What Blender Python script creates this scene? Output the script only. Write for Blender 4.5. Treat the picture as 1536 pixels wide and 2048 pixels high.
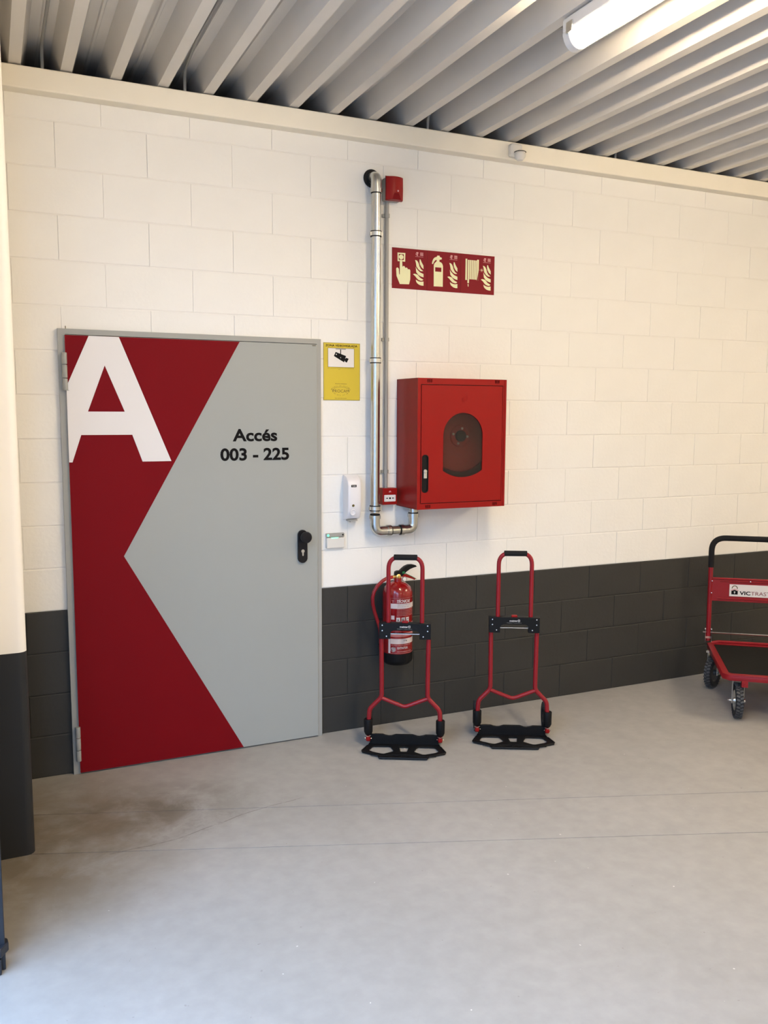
import bpy, bmesh, math, random
from mathutils import Vector, Matrix, Euler
random.seed(7)
PI = math.pi
S = bpy.context.scene
for o in list(bpy.data.objects): bpy.data.objects.remove(o)
COL = S.collection

# ---------------------------------------------------------------- camera
cd = bpy.data.cameras.new('camera'); cam = bpy.data.objects.new('camera', cd); COL.objects.link(cam)
cam.location = (0.0, -4.2435, 1.7249)
cam.rotation_euler = (1.456954, -0.0047194, -0.4265286)
cd.sensor_fit = 'VERTICAL'; cd.sensor_height = 24.0; cd.lens = 1730.49 * 24.0 / 2048.0
cd.clip_start = 0.02; cd.clip_end = 200
S.camera = cam

# ---------------------------------------------------------------- world, exposure
wd = bpy.data.worlds.new('world'); S.world = wd; wd.use_nodes = True
bg = wd.node_tree.nodes['Background']
bg.inputs['Color'].default_value = (0.41, 0.63, 1.0, 1)
bg.inputs['Strength'].default_value = 10.2
S.view_settings.view_transform = 'Standard'; S.view_settings.look = 'None'
S.view_settings.gamma = 1.0; S.view_settings.use_curve_mapping = False
S.view_settings.exposure = 0.0
LAMP_STRENGTH = 136.0
LAMP_COLOR = (1.0, 0.80, 0.55)

# the open vehicle entrance on the left side lets the sky in (portal only guides sampling)
pd = bpy.data.lights.new('entrance_portal', 'AREA'); pd.shape = 'RECTANGLE'; pd.size = 4.6; pd.size_y = 3.0
pd.cycles.is_portal = True
po = bpy.data.objects.new('entrance_portal', pd); COL.objects.link(po)
po.location = (-0.10, -3.75, 1.55); po.rotation_euler = (PI/2, 0, -PI/2)

# ---------------------------------------------------------------- helpers
def tag(o, label=None, cat=None, group=None, kind=None):
    if label: o['label'] = label
    if cat: o['category'] = cat
    if group: o['group'] = group
    if kind: o['kind'] = kind
    return o
def empty(name, loc=(0,0,0), rz=0, **k):
    o = bpy.data.objects.new(name, None); COL.objects.link(o)
    o.location = loc; o.rotation_euler = (0,0,rz); o.empty_display_size = .1
    return tag(o, **k)
def mesh_obj(name, me, m=None, parent=None, **k):
    o = bpy.data.objects.new(name, me); COL.objects.link(o)
    if m is not None and not me.materials: me.materials.append(m)
    if parent: o.parent = parent
    return tag(o, **k)
def done(name, bm, m, parent=None, smooth=False, bevel=0, seg=2, **k):
    bmesh.ops.recalc_face_normals(bm, faces=bm.faces)
    me = bpy.data.meshes.new(name); bm.to_mesh(me); bm.free()
    if isinstance(m, (list, tuple)):
        for x in m: me.materials.append(x)
        m = None
    if smooth:
        for p in me.polygons: p.use_smooth = True
    o = mesh_obj(name, me, m, parent, **k)
    if smooth: me.set_sharp_from_angle(angle=math.radians(35))
    if bevel:
        b = o.modifiers.new('bevel', 'BEVEL'); b.width = bevel; b.segments = seg; b.limit_method = 'ANGLE'
        b.angle_limit = math.radians(40)
        if smooth is None: pass
    return o
def box(bm, x0, x1, y0, y1, z0, z1, mi=0, M=None):
    vs = [bm.verts.new((x,y,z)) for x in (x0,x1) for y in (y0,y1) for z in (z0,z1)]
    if M is not None:
        for v in vs: v.co = M @ v.co
    for f in ((0,1,3,2),(4,6,7,5),(0,4,5,1),(2,3,7,6),(0,2,6,4),(1,5,7,3)):
        bm.faces.new([vs[i] for i in f]).material_index = mi
    return vs
def Bx(name, dims, m, parent=None, bevel=0.002, **k):
    bm = bmesh.new(); box(bm, *dims); return done(name, bm, m, parent, bevel=bevel, **k)
def fillet(pts, r, n=6):
    pts = [Vector(p) for p in pts]; out = [pts[0]]
    for i in range(1, len(pts)-1):
        a, b, c = pts[i-1], pts[i], pts[i+1]
        u = (a-b); v = (c-b); ru = r if not isinstance(r, (list,tuple)) else r[i-1]
        ang = u.angle(v)
        d = min(ru/math.tan(ang/2), u.length*.49, v.length*.49)
        p, q = b+u.normalized()*d, b+v.normalized()*d
        for k in range(n+1):
            t = k/n; out.append((1-t)**2*p + 2*t*(1-t)*b + t*t*q)
    out.append(pts[-1]); return out
def tube(bm, pts, r, seg=12, cap=True, sx=1.0, mi=0):
    pts = [Vector(p) for p in pts]; n = len(pts)
    rr = r if isinstance(r, (list,tuple)) else [r]*n
    T = [(pts[min(i+1,n-1)]-pts[max(i-1,0)]).normalized() for i in range(n)]
    up = Vector((0,0,1)) if abs(T[0].z) < .9 else Vector((0,1,0))
    N = (up - T[0]*up.dot(T[0])).normalized(); rings = []
    for i in range(n):
        if i:
            N = (N - T[i]*N.dot(T[i])).normalized()
        B = T[i].cross(N)
        rings.append([bm.verts.new(pts[i] + (N*math.cos(2*PI*k/seg) + B*math.sin(2*PI*k/seg)*sx)*rr[i]) for k in range(seg)])
    for i in range(n-1):
        for k in range(seg):
            f = bm.faces.new((rings[i][k], rings[i][(k+1)%seg], rings[i+1][(k+1)%seg], rings[i+1][k])); f.material_index = mi
    if cap:
        bm.faces.new(rings[0][::-1]).material_index = mi; bm.faces.new(rings[-1]).material_index = mi
def lathe(bm, prof, M=None, seg=32, mi=0):
    """profile of (radius, height) revolved about local z, then moved by M"""
    M = M or Matrix(); rings = []
    for r, z in prof:
        if r < 1e-6: rings.append([bm.verts.new(M @ Vector((0,0,z)))])
        else: rings.append([bm.verts.new(M @ Vector((r*math.cos(2*PI*k/seg), r*math.sin(2*PI*k/seg), z))) for k in range(seg)])
    for a, b in zip(rings, rings[1:]):
        for k in range(seg):
            q = [a[k%len(a)], a[(k+1)%len(a)], b[(k+1)%len(b)], b[k%len(b)]]
            u = []
            for v in q:
                if v not in u: u.append(v)
            if len(u) > 2: bm.faces.new(u).material_index = mi
def T3(x, y, z): return Matrix.Translation((x,y,z))
RX = lambda a: Matrix.Rotation(a, 4, 'X')
RY = lambda a: Matrix.Rotation(a, 4, 'Y')
RZ = lambda a: Matrix.Rotation(a, 4, 'Z')
WALL = RX(PI/2)      # drawing plane (x, y) -> (X, Z), thickness towards -Y
def curve_mesh(polys, thick, bev=0, M=None):
    c = bpy.data.curves.new('c', 'CURVE'); c.dimensions = '2D'; c.fill_mode = 'BOTH'
    for p in polys:
        s = c.splines.new('POLY'); s.points.add(len(p)-1); s.use_cyclic_u = True
        for i, q in enumerate(p): s.points[i].co = (q[0], q[1], 0, 1)
    c.extrude = thick/2; c.bevel_depth = bev; c.bevel_resolution = 1
    return to_mesh(c, M)
def to_mesh(c, M=None):
    o = bpy.data.objects.new('t', c); COL.objects.link(o)
    bpy.context.view_layer.update()
    dg = bpy.context.evaluated_depsgraph_get()
    me = bpy.data.meshes.new_from_object(o.evaluated_get(dg))
    bpy.data.objects.remove(o); me.materials.clear()
    if M is not None: me.transform(M)
    return me
def flat(name, polys, y, thick, m, parent=None, bev=0, M=None, **k):
    """2-D outlines in wall coordinates (X, Z) given thickness, front face at y"""
    me = curve_mesh(polys, thick, bev, (M or Matrix()) @ T3(0, y+thick/2, 0) @ WALL)
    me.name = name
    return mesh_obj(name, me, m, parent, **k)
def rrect(x0, z0, x1, z1, r, n=5):
    out = []
    for cx, cz, a in ((x1-r, z0+r, -90), (x1-r, z1-r, 0), (x0+r, z1-r, 90), (x0+r, z0+r, 180)):
        for k in range(n+1):
            t = math.radians(a + 90*k/n); out.append((cx+r*math.cos(t), cz+r*math.sin(t)))
    return out
def circ(x, z, r, n=20, rz=None): return [(x+r*math.cos(2*PI*k/n), z+(rz or r)*math.sin(2*PI*k/n)) for k in range(n)]
def rect(x0, z0, x1, z1): return [(x0,z0),(x1,z0),(x1,z1),(x0,z1)]
def text_mesh(s, x0, x1, zb, cap, bold=0.0, thick=0.0006, shear=0, ref='H', res=4):
    def mk(t):
        c = bpy.data.curves.new('t', 'FONT'); c.body = t; c.size = 1; c.offset = bold; c.shear = shear
        c.resolution_u = res; c.extrude = 0; return to_mesh(c)
    me = mk(s); xs = [v.co.x for v in me.vertices]
    r = mk(ref); ch = max(v.co.y for v in r.vertices)
    sx = (x1-x0)/(max(xs)-min(xs)); mx = min(xs)
    for v in me.vertices: v.co = Vector((x0+(v.co.x-mx)*sx, zb+v.co.y*cap/ch, 0))
    return me
def text(name, s, x0, x1, zb, cap, y, m, parent=None, bold=0.0, shear=0, M=None, **k):
    me = text_mesh(s, x0, x1, zb, cap, bold, shear=shear)
    me.transform((M or Matrix()) @ T3(0, y, 0) @ WALL); me.name = name
    return mesh_obj(name, me, m, parent, **k)
def cyl_wrap(me, cx, cy, r, th0):
    """wrap a flat (x = arc length from the label's left edge, y = height) mesh on a vertical cylinder"""
    bm = bmesh.new(); bm.from_mesh(me)
    for v in bm.verts:
        t = th0 + v.co.x/r; rr = r + v.co.z
        v.co = Vector((cx+rr*math.sin(t), cy-rr*math.cos(t), v.co.y))
    bm.to_mesh(me); bm.free(); return me
def join_meshes(name, mes):
    bm = bmesh.new()
    for me in mes: bm.from_mesh(me)
    out = bpy.data.meshes.new(name); bm.to_mesh(out); bm.free(); return out

# ---------------------------------------------------------------- materials
def mat(name, col, rough=.5, metal=0, var=0.0, vscale=6, bump=0, bscale=60, coat=0, spec=.5, emit=None, es=0):
    m = bpy.data.materials.new(name); m.use_nodes = True; nt = m.node_tree; N = nt.nodes; L = nt.links
    b = N['Principled BSDF']; c4 = (*col, 1)
    b.inputs['Base Color'].default_value = c4; b.inputs['Roughness'].default_value = rough
    b.inputs['Metallic'].default_value = metal; b.inputs['Coat Weight'].default_value = coat
    b.inputs['Specular IOR Level'].default_value = spec
    tc = N.new('ShaderNodeTexCoord')
    if var:
        n = N.new('ShaderNodeTexNoise'); n.inputs['Scale'].default_value = vscale; n.inputs['Detail'].default_value = 5
        L.new(tc.outputs['Object'], n.inputs['Vector'])
        r = N.new('ShaderNodeMapRange'); r.inputs[1].default_value = .3; r.inputs[2].default_value = .7
        r.inputs[3].default_value = 1-var; r.inputs[4].default_value = 1+var
        L.new(n.outputs['Fac'], r.inputs[0])
        x = N.new('ShaderNodeVectorMath'); x.operation = 'SCALE'; x.inputs[0].default_value = col
        L.new(r.outputs[0], x.inputs['Scale']); L.new(x.outputs[0], b.inputs['Base Color'])
    if bump:
        n = N.new('ShaderNodeTexNoise'); n.inputs['Scale'].default_value = bscale; n.inputs['Detail'].default_value = 4
        L.new(tc.outputs['Object'], n.inputs['Vector'])
        bp = N.new('ShaderNodeBump'); bp.inputs['Strength'].default_value = bump; bp.inputs['Distance'].default_value = .002
        L.new(n.outputs['Fac'], bp.inputs['Height']); L.new(bp.outputs[0], b.inputs['Normal'])
    if emit:
        b.inputs['Emission Color'].default_value = (*emit, 1); b.inputs['Emission Strength'].default_value = es
    return m
M_white = mat('white_wall_paint', (.805,.785,.735), .75, var=.02, vscale=3, bump=.5, bscale=45)
M_dark  = mat('dark_grey_wall_paint', (.024,.0235,.021), .6, var=.08, vscale=4, bump=.4, bscale=45)
M_beam  = mat('cream_beam_paint', (.86,.80,.67), .55, var=.02)
M_deck  = mat('galvanised_roof_deck', (.62,.59,.545), .36, metal=.10, var=.05, vscale=2)
M_column = mat('column_white_paint', (.90,.87,.82), .5, var=.01)
M_colgrey = mat('column_dark_paint', (.019,.020,.022), .55, var=.06, spec=.3)
M_steel = mat('galvanised_steel', (.56,.57,.55), .27, metal=1)
M_chrome = mat('bright_chrome', (.85,.85,.85), .15, metal=1)
M_zinc = mat('zinc_plate', (.60,.60,.57), .35, metal=.9, var=.05)
M_rubber = mat('black_rubber', (.008,.008,.009), .6, spec=.2)
M_black = mat('black_plastic', (.006,.006,.0065), .45, spec=.18)
M_blacks = mat('satin_black', (.007,.007,.009), .4, spec=.25)
M_grip = mat('black_foam_grip', (.012,.012,.013), .85, spec=.2, bump=.4, bscale=200)
M_doorgrey = mat('door_grey_paint', (.315,.325,.300), .5, var=.015, vscale=2)
M_frame = mat('door_frame_grey', (.31,.31,.285), .45, var=.02)
M_vinyl = mat('dark_red_vinyl', (.165,.003,.006), .5, var=.02, spec=.08)
M_vwhite = mat('white_vinyl', (.72,.69,.67), .4)
M_cabred = mat('cabinet_red_paint', (.25,.007,.006), .32, spec=.2, var=.02)
M_red = mat('tube_red_paint', (.24,.008,.013), .32, spec=.35)
M_extred = mat('extinguisher_red', (.23,.004,.005), .2, coat=.25)
M_signred = mat('sign_red_print', (.20,.010,.016), .5, spec=.15)
M_signglow = mat('sign_pale_yellow_print', (.78,.77,.47), .5)
M_signpink = mat('sign_pink_print', (.62,.30,.30), .5)
M_yellow = mat('yellow_sign_print', (.58,.44,.025), .4)
M_ybrown = mat('yellow_sign_ink', (.10,.075,.01), .5)
M_yborder = mat('yellow_sign_border', (.33,.25,.02), .5)
M_paper = mat('white_print', (.72,.68,.64), .5)
M_ink = mat('black_ink', (.007,.006,.006), .6, spec=.08)
M_greyplastic = mat('grey_plastic', (.30,.295,.27), .5)
M_whiteplastic = mat('white_plastic', (.74,.72,.73), .35)
M_offwhite = mat('offwhite_plastic', (.68,.655,.60), .45)
M_brass = mat('brass', (.75,.52,.18), .3, metal=1)
M_green = mat('green_plastic', (.01,.16,.05), .4)
M_lightgrey = mat('light_grey_cable', (.31,.30,.275), .5)
M_labelwhite = mat('label_white', (.62,.54,.54), .4)
M_labelpink = mat('label_pink', (.50,.20,.20), .4)
M_void = mat('roof_void_dark', (.02,.02,.02), .9)
M_core = mat('block_core', (.72,.70,.66), .9)
M_navy = mat('navy_post_paint', (.010,.013,.020), .45)
M_mat = mat('trolley_rubber_mat', (.010,.010,.009), .85, spec=.15, bump=.5, bscale=120)
M_tyre = mat('tyre_rubber', (.022,.023,.026), .75, spec=.3)
M_tread = mat('tyre_tread_rubber', (.05,.052,.056), .6)
M_led = mat('green_led', (.1,.8,.35), .4, emit=(.15,1,.45), es=1.6)
M_ledsoft = mat('green_led_bar', (.5,.85,.65), .4, emit=(.3,1,.6), es=.55)
M_lamp = mat('lit_tube_diffuser', (.9,.9,.9), .4, emit=LAMP_COLOR, es=LAMP_STRENGTH)
M_lampcap = mat('lamp_end_cap', (.75,.74,.72), .3)
M_asphalt = mat('outdoor_paving', (.30,.30,.30), .9, var=.1)
def glass():
    m = bpy.data.materials.new('smoked_window'); m.use_nodes = True
    b = m.node_tree.nodes['Principled BSDF']
    b.inputs['Base Color'].default_value = (.50,.43,.38,1); b.inputs['Roughness'].default_value = .08
    b.inputs['Transmission Weight'].default_value = .97; b.inputs['IOR'].default_value = 1.25
    return m
M_glass = glass()

def floor_material():
    m = bpy.data.materials.new('concrete_floor'); m.use_nodes = True; nt = m.node_tree; N = nt.nodes; L = nt.links
    b = N['Principled BSDF']; tc = N.new('ShaderNodeTexCoord'); P = tc.outputs['Object']
    def noise(sc, det=6, dist=0, rough=.55):
        n = N.new('ShaderNodeTexNoise'); n.inputs['Scale'].default_value = sc; n.inputs['Detail'].default_value = det
        n.inputs['Roughness'].default_value = rough; n.inputs['Distortion'].default_value = dist
        L.new(P, n.inputs['Vector']); return n.outputs['Fac']
    def rng(v, a, b_, c, d):
        r = N.new('ShaderNodeMapRange'); r.inputs[1].default_value = a; r.inputs[2].default_value = b_
        r.inputs[3].default_value = c; r.inputs[4].default_value = d; L.new(v, r.inputs[0]); return r.outputs[0]
    def op(o, a, b_):
        x = N.new('ShaderNodeMath'); x.operation = o
        for i, v in enumerate((a, b_)):
            if isinstance(v, (int,float)): x.inputs[i].default_value = v
            else: L.new(v, x.inputs[i])
        return x.outputs[0]
    def mix(f, c1, c2):
        x = N.new('ShaderNodeMix'); x.data_type = 'RGBA'; L.new(f, x.inputs[0])
        for i, v in ((6,c1),(7,c2)):
            if isinstance(v, tuple): x.inputs[i].default_value = (*v,1)
            else: L.new(v, x.inputs[i])
        return x.outputs[2]
    cloud = rng(noise(.9, 5, .6), .3, .72, 0, 1)
    c = mix(cloud, (.315,.302,.280), (.362,.348,.325))
    fine = rng(noise(14, 6), .35, .7, .93, 1.05)
    # stains: a grey scuffed patch in front of the door; brown shade by the column foot is painted in
    sep = N.new('ShaderNodeSeparateXYZ'); L.new(P, sep.inputs[0])
    def blob(cx, cy, rx, ry, rot, nz, n0, n1):
        ca, sa = math.cos(rot), math.sin(rot)
        dx = op('SUBTRACT', sep.outputs[0], cx); dy = op('SUBTRACT', sep.outputs[1], cy)
        u = op('DIVIDE', op('ADD', op('MULTIPLY', dx, ca), op('MULTIPLY', dy, sa)), rx)
        v = op('DIVIDE', op('SUBTRACT', op('MULTIPLY', dy, ca), op('MULTIPLY', dx, sa)), ry)
        d = op('POWER', op('ADD', op('MULTIPLY', u, u), op('MULTIPLY', v, v)), .5)
        k = rng(d, .35, 1.0, 1, 0)
        return op('MULTIPLY', k, rng(noise(nz, 7, .4, .65), n0, n1, 0, 1))
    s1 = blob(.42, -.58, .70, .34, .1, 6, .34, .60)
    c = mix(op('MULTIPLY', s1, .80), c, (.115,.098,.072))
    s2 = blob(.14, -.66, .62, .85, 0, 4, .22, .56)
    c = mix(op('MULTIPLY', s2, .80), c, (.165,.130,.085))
    s3 = blob(.62, -.80, .55, .12, .25, 22, .48, .68)
    c = mix(op('MULTIPLY', s3, .45), c, (.16,.14,.12))
    # scattered small dark marks and white specks
    sp = rng(noise(32, 2, 0), .735, .76, 0, 1); c = mix(op('MULTIPLY', sp, .45), c, (.2,.18,.16))
    ws = rng(noise(47, 1, 0), .80, .812, 0, 1); c = mix(op('MULTIPLY', ws, .7), c, (.75,.73,.7))
    # a thin crack wandering from the cut joint towards the back
    def seg(ax, ay, bx, by, w):
        L2 = (bx-ax)**2+(by-ay)**2
        wob = op('MULTIPLY', op('SUBTRACT', noise(9, 6), .5), .03)
        px = op('SUBTRACT', sep.outputs[0], ax); py = op('ADD', op('SUBTRACT', sep.outputs[1], ay), wob)
        t = op('DIVIDE', op('ADD', op('MULTIPLY', px, bx-ax), op('MULTIPLY', py, by-ay)), L2)
        t = op('MINIMUM', op('MAXIMUM', t, 0), 1)
        ex = op('SUBTRACT', px, op('MULTIPLY', t, bx-ax)); ey = op('SUBTRACT', py, op('MULTIPLY', t, by-ay))
        d = op('POWER', op('ADD', op('MULTIPLY', ex, ex), op('MULTIPLY', ey, ey)), .5)
        return rng(d, w*.4, w, 1, 0)
    cr = op('MAXIMUM', seg(.36,-.87,.62,-.855,.006), seg(.62,-.855,.98,-.73,.005))
    cr = op('MAXIMUM', cr, seg(.98,-.73,1.22,-.70,.004))
    cr = op('MULTIPLY', cr, rng(noise(18, 4), .38, .55, 0, .55)); c = mix(cr, c, (.13,.11,.095))
    x = N.new('ShaderNodeVectorMath'); x.operation = 'SCALE'; L.new(c, x.inputs[0]); L.new(fine, x.inputs['Scale'])
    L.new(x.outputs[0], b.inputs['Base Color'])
    L.new(rng(noise(3, 5), .3, .7, .42, .6), b.inputs['Roughness'])
    bp = N.new('ShaderNodeBump'); bp.inputs['Strength'].default_value = .15; bp.inputs['Distance'].default_value = .002
    L.new(noise(40, 6), bp.inputs['Height']); L.new(bp.outputs[0], b.inputs['Normal'])
    return m
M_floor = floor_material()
M_joint = mat('floor_joint_dirt', (.06,.05,.04), .9)

# ================================================================ SETTING
# ---- floor: three cast slabs separated by saw cuts
floor = Bx('floor', (-.10, 8.2, -9.2, .6, -.2, -.008), M_joint, bevel=0, kind='structure')
def slab(poly):
    bm = bmesh.new()
    top = [bm.verts.new((x,y,0)) for x,y in poly]; bot = [bm.verts.new((x,y,-.05)) for x,y in poly]
    bm.faces.new(top); bm.faces.new(bot[::-1]); n = len(poly)
    for i in range(n): bm.faces.new((top[i], bot[i], bot[(i+1)%n], top[(i+1)%n]))
    return done('slab', bm, M_floor, floor)
la = lambda x: -.715 - .3725*x      # nearer saw cut
lb = lambda x: -.355 - .3590*x      # farther saw cut
g = .0020
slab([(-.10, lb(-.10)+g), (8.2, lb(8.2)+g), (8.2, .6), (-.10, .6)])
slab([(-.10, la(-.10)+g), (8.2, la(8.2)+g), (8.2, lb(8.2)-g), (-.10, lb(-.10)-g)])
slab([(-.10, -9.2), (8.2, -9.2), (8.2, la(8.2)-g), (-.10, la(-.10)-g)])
Bx('ground', (-30, -.10, -25, 12, -.25, -.02), M_asphalt, bevel=0, kind='structure')

Bx('sky_blocker', (-8.5, -7.0, -22, 12, -.2, 5.2), mat('sky_blocker_render', (.30,.29,.28), .9, var=.05), bevel=0, kind='structure')   # unseen building added across the yard to block low sky light

# ---- back wall of painted concrete blocks, grey below 0.8 m, white above
DX0, DX1, DZ1 = .300, 1.562, 2.097
wall = None
bm = bmesh.new()
box(bm, -.30, 8.2, .0032, .55, -.2, .8, 0); box(bm, -.30, 8.2, .0032, 1.05, .8, 3.187, 1)
wall = done('wall_back', bm, [M_dark, M_white], kind='structure')
def block_mesh(w, h, m):
    """chamfered block, origin at its lower left front corner"""
    bm = bmesh.new(); c = .003; d = .03
    e = .0012
    F = [bm.verts.new(p) for p in ((e,0,c),(w-e,0,c),(w-e,0,h-c),(e,0,h-c))]
    E = [bm.verts.new(p) for p in ((0,c*.5,0),(w,c*.5,0),(w,c*.5,h),(0,c*.5,h))]
    K = [bm.verts.new(p) for p in ((0,d,0),(w,d,0),(w,d,h),(0,d,h))]
    bm.faces.new(F)
    for A, B in ((F,E),(E,K)):
        for i in range(4): bm.faces.new((A[i],A[(i+1)%4],B[(i+1)%4],B[i]))
    bmesh.ops.recalc_face_normals(bm, faces=bm.faces)
    me = bpy.data.meshes.new('block'); bm.to_mesh(me); bm.free(); me.materials.append(m); return me
cache = {}
J = .0036; JV = .0014
XE = 6.35
for row in range(16):
    z0, z1 = .2*row, .2*row+.2
    if row == 15: z1 = 3.185
    x = (.118 if row % 2 else -.082) - .4
    while x < XE:
        a, b = max(x, -.30), min(x+.4, XE); x += .4
        if b-a < .02: continue
        spans = [(a, b, z0, z1)]
        if z0 < DZ1 and b > DX0 and a < DX1:
            spans = []
            if a < DX0: spans.append((a, DX0+.004, z0, z1))
            if b > DX1: spans.append((DX1-.004, b, z0, z1))
            if z1 > DZ1+.01: spans.append((max(a,DX0), min(b,DX1), DZ1-.002, z1))
        for (p, q, r, s) in spans:
            w, h = round(q-p-JV, 4), round(s-r-J, 4)
            if w < .012: continue
            m = M_dark if row < 4 else M_white
            key = (w, h, m.name)
            if key not in cache: cache[key] = block_mesh(w, h, m)
            o = bpy.data.objects.new('block', cache[key]); COL.objects.link(o); o.parent = wall
            o.location = (p+JV/2, random.uniform(-.0007,.0007), r+J/2+random.uniform(-.0006,.0006))
            o.rotation_euler = (random.uniform(-.003,.003), 0, random.uniform(-.0008,.0008))

# ---- steel beam along the wall head
bm = bmesh.new(); box(bm, -.30, 8.2, -.07, .005, 3.098, 3.192); o = done('trim_1', bm, M_beam, bevel=.006, kind='structure')
# ---- corrugated roof deck
PITCH = .20762; X0 = .165
bm = bmesh.new(); prof = []
k0, k1 = -2, 38
ZB, ZT = 3.196, 3.298
for k in range(k0, k1):
    c = X0+PITCH*k
    prof += [(c-.024, ZB), (c+.024, ZB), (c+.055, ZT), (c+PITCH/2-.010, ZT), (c+PITCH/2-.005, ZT-.007), (c+PITCH/2+.005, ZT-.007), (c+PITCH/2+.010, ZT), (c+PITCH-.055, ZT)]
ys = [.97, -9.2]
rows_ = [[bm.verts.new((x,y,z)) for x,z in prof] for y in ys]
rowt = [[bm.verts.new((x,y,z+.004)) for x,z in prof] for y in ys]
for i in range(len(prof)-1):
    bm.faces.new((rows_[0][i], rows_[0][i+1], rows_[1][i+1], rows_[1][i]))
    bm.faces.new((rowt[0][i], rowt[0][i+1], rowt[1][i+1], rowt[1][i]))
done('ceiling', bm, M_deck, kind='structure')
Bx('trim_2', (-.5, 8.3, -9.3, 1.2, 3.31, 3.45), M_void, bevel=0, kind='structure')      # roof slab over the deck
Bx('shade_liner', (-.3, 8.2, .006, 1.0, 3.1875, 3.1935), M_void, bevel=0, kind='structure')  # unseen dark sheet added on the wall top to keep the deck above dark
Bx('trim_3', (-.5, 8.3, .95, 1.1, 3.12, 3.33), M_void, bevel=0, kind='structure')       # dark closure at the back of the roof void
# ---- remaining walls of the hall (outside the frame)
Bx('wall_right', (8.0, 8.3, -9.2, 1.1, -.2, 3.4), M_white, bevel=0, kind='structure')
Bx('wall_front', (-.3, 8.3, -9.4, -9.0, -.2, 3.4), M_white, bevel=0, kind='structure')
bm = bmesh.new(); box(bm, -.34, -.06, -1.40, .5, -.2, .812, 0); box(bm, -.34, -.06, -1.40, 1.1, .812, 3.31, 1)
box(bm, -.34, -.10, -9.2, -6.2, -.2, .812, 0); box(bm, -.34, -.10, -9.2, -6.2, .812, 3.31, 1); box(bm, -.34, -.10, -6.2, -1.4, 3.05, 3.31, 1)
done('wall_left', bm, [M_colgrey, M_column], kind='structure')
# ---- column: cream above, dark below, rounded corner
def column_part(z0, z1):
    r = .032; pts = [(-.20,-.748)]
    for k in range(9):
        t = math.radians(-90+90*k/8); pts.append((.095-r+r*math.cos(t), -.748+r+r*math.sin(t)))
    pts += [(.095,-.42), (-.20,-.42)]
    bm = bmesh.new(); lo = [bm.verts.new((x,y,z0)) for x,y in pts]; hi = [bm.verts.new((x,y,z1)) for x,y in pts]; n = len(pts)
    bm.faces.new(lo); bm.faces.new(hi)
    for i in range(n): bm.faces.new((lo[i], lo[(i+1)%n], hi[(i+1)%n], hi[i]))
    return bm
colu = empty('column', (0,0,0), kind='structure')
done('painted_base', column_part(-.01, .812), M_colgrey, colu, smooth=True)
done('column_shaft', column_part(.812, 3.20), M_column, colu, smooth=True)

# ================================================================ DOOR
door = empty('door_1', (0,0,0), kind='structure')
flat('door_frame', [[(.300,-.004),(.331,-.004),(.331,2.074),(1.541,2.074),(1.541,-.004),(1.562,-.004),(1.562,2.097),(.300,2.097)]], -.020, .045, M_frame, door, bev=.001)
LX0, LX1, LZ0, LZ1 = .3275, 1.539, .006, 2.070
leaf = Bx('door_leaf', (LX0, LX1, -.030, .02, LZ0, LZ1), M_doorgrey, door, bevel=.0025)
VY = -.0312
flat('red_panel', [[(LX0+.001,LZ0+.002),(1.128,LZ0+.002),(.559,1.042),(1.136,LZ1-.001),(LX0+.001,LZ1-.001)]], VY, .001, M_vinyl, leaf, label='dark red vinyl arrow-shaped panel')
A = [(.432,2.069),(.565,2.068),(.792,1.491),(.657,1.491),(.613,1.618),(.385,1.618),(.343,1.493),(LX0+.001,1.493),(LX0+.001,1.838)]
flat('letter', [A, [(.498,1.937),(.418,1.7255),(.582,1.7255)]], VY-.001, .001, M_vwhite, leaf, label='large white letter A')
text('lettering', 'Accés', 1.094, 1.323, 1.5845, .0585, VY+.0002, M_ink, leaf, bold=.030)
text('lettering', '003 - 225', 1.031, 1.385, 1.489, .059, VY+.0002, M_ink, leaf, bold=.030)
for z0 in (1.822, .068):
    bm = bmesh.new(); h = .168
    for a, b in ((0,.052),(.055,.113),(.116,h)):
        lathe(bm, [(0,z0+a),(.0105,z0+a),(.0115,z0+a+.002),(.0115,z0+b-.002),(.0105,z0+b),(0,z0+b)], T3(.3235,-.034,0), seg=16)
    box(bm, .312, .322, -.030, -.018, z0+.004, z0+h-.004)
    hg = done('hinge', bm, M_frame, door, smooth=True)
    if z0 > 1:
        bm = bmesh.new(); tube(bm, [(.325,-.046,z0-.001),(.338,-.046,z0-.0015)], .0018, 8); done('hinge_pin', bm, M_zinc, hg)
# lock plate with knob
plate = flat('handle_plate', [rrect(1.4285, .9525, 1.4765, 1.1215, .0235, 8)], -.040, .010, M_blacks, door, bev=.0015)
bm = bmesh.new(); lathe(bm, [(0,0),(.016,0),(.015,.018),(.020,.026),(.0285,.034),(.030,.044),(.026,.052),(0,.055)], T3(1.4575,-.040,1.089) @ RX(PI/2), seg=28)
done('knob', bm, M_blacks, door, smooth=True)
kh = circ(1.4525, 1.013, .0062, 14); 
flat('keyhole', [[(1.4525+.0088*math.sin(t), 1.013+.0088*math.cos(t)) for t in [math.radians(a) for a in range(-150, 151, 20)]] + [(1.4560,.990),(1.4525,.987),(1.4490,.990)]], -.0425, .0015, M_zinc, plate, label='pale metal lock cylinder')
bm = bmesh.new(); tube(bm, [(.334,-.022,2.110),(.334,-.022,2.098)], .002, 6); tube(bm, [(1.512,-.033,2.064),(1.530,-.033,2.0635)], .0014, 6)
done('fixing_screw', bm, M_ybrown, door)

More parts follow.
